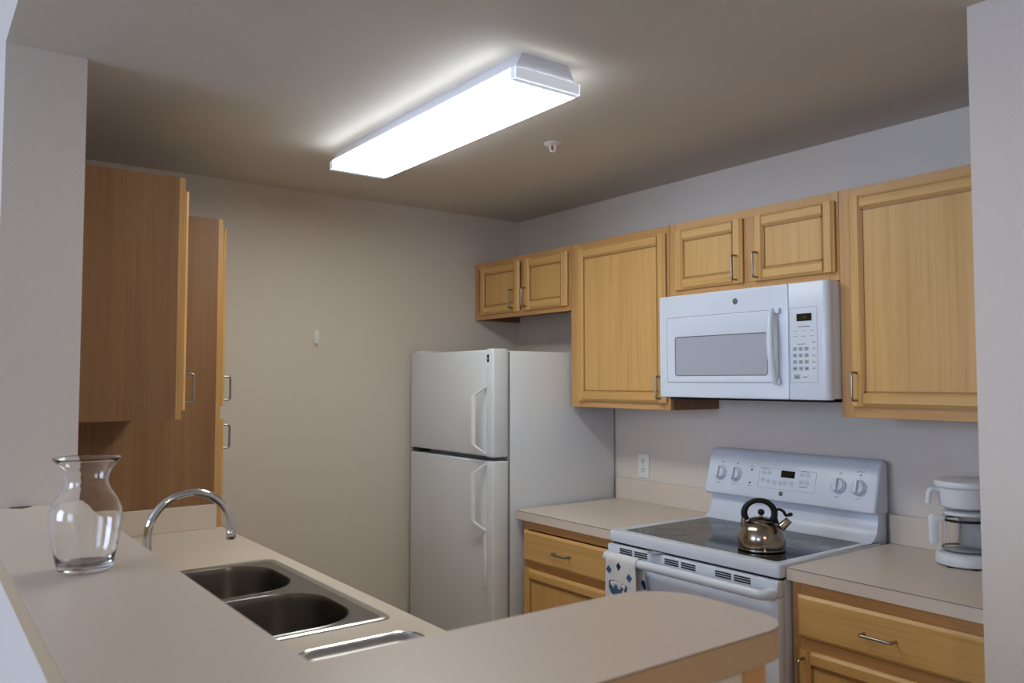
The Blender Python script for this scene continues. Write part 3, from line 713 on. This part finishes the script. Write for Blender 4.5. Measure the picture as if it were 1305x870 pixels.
# ================================================================== coffee maker
cx, cy = 2.522, -.165
cmk = thing('coffee_maker', (cx, cy, CT), 'white drip coffee maker with glass carafe beside the wall', 'coffee maker')
CMm = Matrix.Translation((cx, cy, CT))
obj('base', lathe(bmesh.new(), [(0, .004), (.078, .004), (.084, .008), (.085, .016), (.082, .034), (.076, .040), (.062, .042), (0, .042)], (cx, cy, CT), 48), 'white2', cmk)
for k in range(6):
    aa = 2*PI*k/6+.3; obj('foot', lathe(bmesh.new(), [(0, 0), (.010, 0), (.010, .005), (0, .005)], (cx+.068*math.cos(aa), cy+.068*math.sin(aa), CT), 12), 'black', cmk)
obj('hot_plate', lathe(bmesh.new(), [(0, .042), (.058, .042), (.058, .045), (0, .045)], (cx, cy, CT), 40), 'grey', cmk)
obj('water_tank', prism(bmesh.new(), rrect(cx-.062, cx+.062, cy+.050, cy+.120, .025), 2, CT+.010, CT+.258, bev=.006), 'white2', cmk)
obj('tank_foot', prism(bmesh.new(), rrect(cx-.070, cx+.070, cy+.02, cy+.124, .02), 2, CT+.0005, CT+.036, bev=.004), 'white2', cmk)
bk = obj('filter_basket', lathe(bmesh.new(), [(0, .178), (.060, .178), (.068, .184), (.074, .226), (.0755, .238), (.0755, .241), (0, .241)], (cx, cy, CT), 48), 'white2', cmk)
lw = obj('lid', prism(bmesh.new(), rrect(cx-.083, cx+.083, cy-.083, cy+.115, .080, 10), 2, CT+.2415, CT+.263, bev=.007, seg=3), 'white2', cmk)
hd_ = Vector((-.72, -.69, 0)).normalized()
def hp(r_, z): return (cx+hd_.x*r_, cy+hd_.y*r_, CT+z)
obj('basket_handle', tube(bmesh.new(), fillet([hp(.070, .232), hp(.102, .236), hp(.106, .190)], .02), .0075, 10, ry=1.5), 'white2', bk)
prof = [(0, .046), (.050, .046), (.060, .049), (.0635, .056), (.0640, .070), (.0625, .110), (.060, .140), (.060, .158), (.058, .158), (.058, .140), (.0605, .110), (.062, .070), (.0615, .057), (.058, .051), (.048, .048), (0, .048)]
cf = obj('carafe', lathe(bmesh.new(), prof, (cx, cy, CT), 56), 'carafe', cmk, label='clear glass carafe')
obj('carafe_band', lathe(bmesh.new(), [(.0605, .137), (.0618, .137), (.0618, .145), (.0605, .145)], (cx, cy, CT), 48), 'black', cf)
obj('carafe_foot_band', lathe(bmesh.new(), [(.0615, .050), (.0655, .050), (.0655, .056), (.0640, .056)], (cx, cy, CT), 48), 'grey', cf)
obj('carafe_lid', lathe(bmesh.new(), [(.0570, .156), (.061, .158), (.061, .166), (.05, .170), (0, .172), (0, .168), (.05, .164)], (cx, cy, CT), 48), 'white2', cf)
CHM = Matrix.Translation((cx, cy, CT)) @ Matrix.Rotation(math.atan2(hd_.y, hd_.x), 4, 'Z')
obj('carafe_handle', xform(prism(bmesh.new(), [(.058, .150), (.096, .155), (.104, .148), (.102, .066), (.092, .060), (.080, .066), (.080, .130), (.058, .134)], 1, -.011, .011, bev=.003), CHM), 'handle_white', cf)

# ================================================================== ceiling light, sprinkler, hook, outlet
LX0, LX1, LY0, LY1, LZ, LM = .748, 1.968, -1.508, -1.270, 2.324, 2.358
lt = thing('ceiling_light', ((LX0+LX1)/2, (LY0+LY1)/2, H), 'long fluorescent ceiling light with glowing wraparound lens', 'ceiling light')
bm = bmesh.new()
def ring4(x0, x1, y0, y1, z): return [(x0, y0, z), (x1, y0, z), (x1, y1, z), (x0, y1, z)]
loft(bm, [ring4(LX0+.014, LX1-.014, LY0+.035, LY1-.035, H), ring4(LX0+.010, LX1-.010, LY0+.006, LY1-.006, LM), ], True, True)
obj('housing', bm, 'housing', lt, smooth=20)
bm = bmesh.new()
loft(bm, [ring4(LX0+.022, LX1-.022, LY0+.004, LY1-.004, LZ), ring4(LX0+.022, LX1-.022, LY0+.004, LY1-.004, LZ+.003)], True, True)
ln = obj('lens', bm, 'lens', lt, label='glowing prismatic diffuser')
for y in (LY0, LY1-.004): obj('lens_side', B(LX0+.022, LX1-.022, y, y+.004, LZ, LM), 'lens_side', ln)
for x in (LX0, LX1-.022):   # clear end caps of the lens
    bm = bmesh.new(); box(bm, x, x+.022, LY0, LY1, LZ, LZ+.003); box(bm, x, x+.022, LY0, LY0+.003, LZ, LM); box(bm, x, x+.022, LY1-.003, LY1, LZ, LM)
    xe = x if x < 1 else x+.019; box(bm, xe, xe+.003, LY0, LY1, LZ, LM)
    obj('lens_end', bm, 'lens_end', ln, label='clear acrylic lens end')
sk = thing('sprinkler_head', (1.330, -.845, H), 'white fire sprinkler head on the ceiling', 'sprinkler')
obj('escutcheon', lathe(bmesh.new(), [(0, 0), (.036, 0), (.036, -.002), (.028, -.006), (.012, -.008), (0, -.008)], (1.330, -.845, H), 32), 'trim', sk)
fr_ = obj('frame', tube(bmesh.new(), [(1.330+.7071*a_*.6, -.845+.7071*a_*.8, H-z) for a_, z in ((-.013, .006), (-.013, .018), (-.011, .026), (-.005, .031), (.005, .031), (.011, .026), (.013, .018), (.013, .006))], .0035, 8), 'trim', sk)
obj('bulb', tube(bmesh.new(), [(1.330, -.845, H-.007), (1.330, -.845, H-.024)], .0028, 8), 'red', fr_)
obj('deflector', lathe(bmesh.new(), [(0, -.031), (.011, -.031), (.011, -.033), (0, -.033)], (1.330, -.845, H), 20), 'trim', fr_)
hk = thing('wall_hook', (.0005, -1.238, 1.70), 'small white adhesive hook on the bare far wall', 'hook')
obj('plate', prism(bmesh.new(), rrect(-1.2505, -1.2255, 1.668, 1.738, .011), 0, .0005, .006, bev=.0015), 'trim', hk)
obj('prong', tube(bmesh.new(), fillet([(.005, -1.238, 1.700), (.009, -1.238, 1.674), (.018, -1.238, 1.664), (.026, -1.238, 1.676)], .008), .0042, 10), 'trim', hk)
ou = thing('wall_outlet', (.990, -.0005, 1.085), 'white duplex wall outlet above the short worktop', 'outlet')
obj('plate', prism(bmesh.new(), rrect(.955, 1.025, 1.028, 1.142, .005), 1, -.0065, -.0005, bev=.002), 'trim', ou)
for z in (1.064, 1.106):
    q = obj('socket', prism(bmesh.new(), rrect(.974, 1.006, z-.014, z+.014, .010), 1, -.0080, -.006), 'trim', ou)
    for x in (.983, .996): obj('slot', B(x-.0015, x+.0015, -.0085, -.0078, z-.002, z+.008), 'dark', q)
    obj('slot', B(.9875, .9925, -.0085, -.0078, z-.010, z-.005), 'dark', q)
obj('screw', lathe(bmesh.new(), [(0, 0), (.003, 0), (.003, .0012), (0, .0014)], (.990, -.0065, 1.085), 12, Matrix.Rotation(PI/2, 4, 'X')), 'grey', ou)

# ================================================================== warm pendant lamp in the dining area, right of the camera
pl = thing('pendant_lamp', (4.5, -2.4, H), 'metal pendant lamp with warm bulb hanging in the dining area', 'lamp')
obj('canopy', lathe(bmesh.new(), [(0, 0), (.06, 0), (.055, -.02), (0, -.025)], (4.5, -2.4, H), 32), 'trim', pl)
obj('cord', tube(bmesh.new(), [(4.5, -2.4, H-.02), (4.5, -2.4, 2.12)], .003, 8), 'black', pl)
obj('shade', lathe(bmesh.new(), [(.02, .13), (.05, .12), (.12, .07), (.17, 0), (.168, 0), (.118, .067), (.048, .116), (.02, .126)], (4.5, -2.4, 2.0), 40), 'trim', pl)
obj('bulb', lathe(bmesh.new(), [(0, -.035), (.02, -.03), (.032, -.012), (.034, .004), (.028, .024), (.016, .05), (.014, .08), (0, .08)], (4.5, -2.4, 2.04), 24), 'bulb', pl)
ld_ = bpy.data.lights.new('bulb_light', 'POINT'); ld_.energy = 17; ld_.color = (1.0, .74, .46); ld_.shadow_soft_size = .04
lo_ = bpy.data.objects.new('bulb_light', ld_); COL.objects.link(lo_); lo_.parent = pl; lo_.location = (0, 0, 1.985-H)
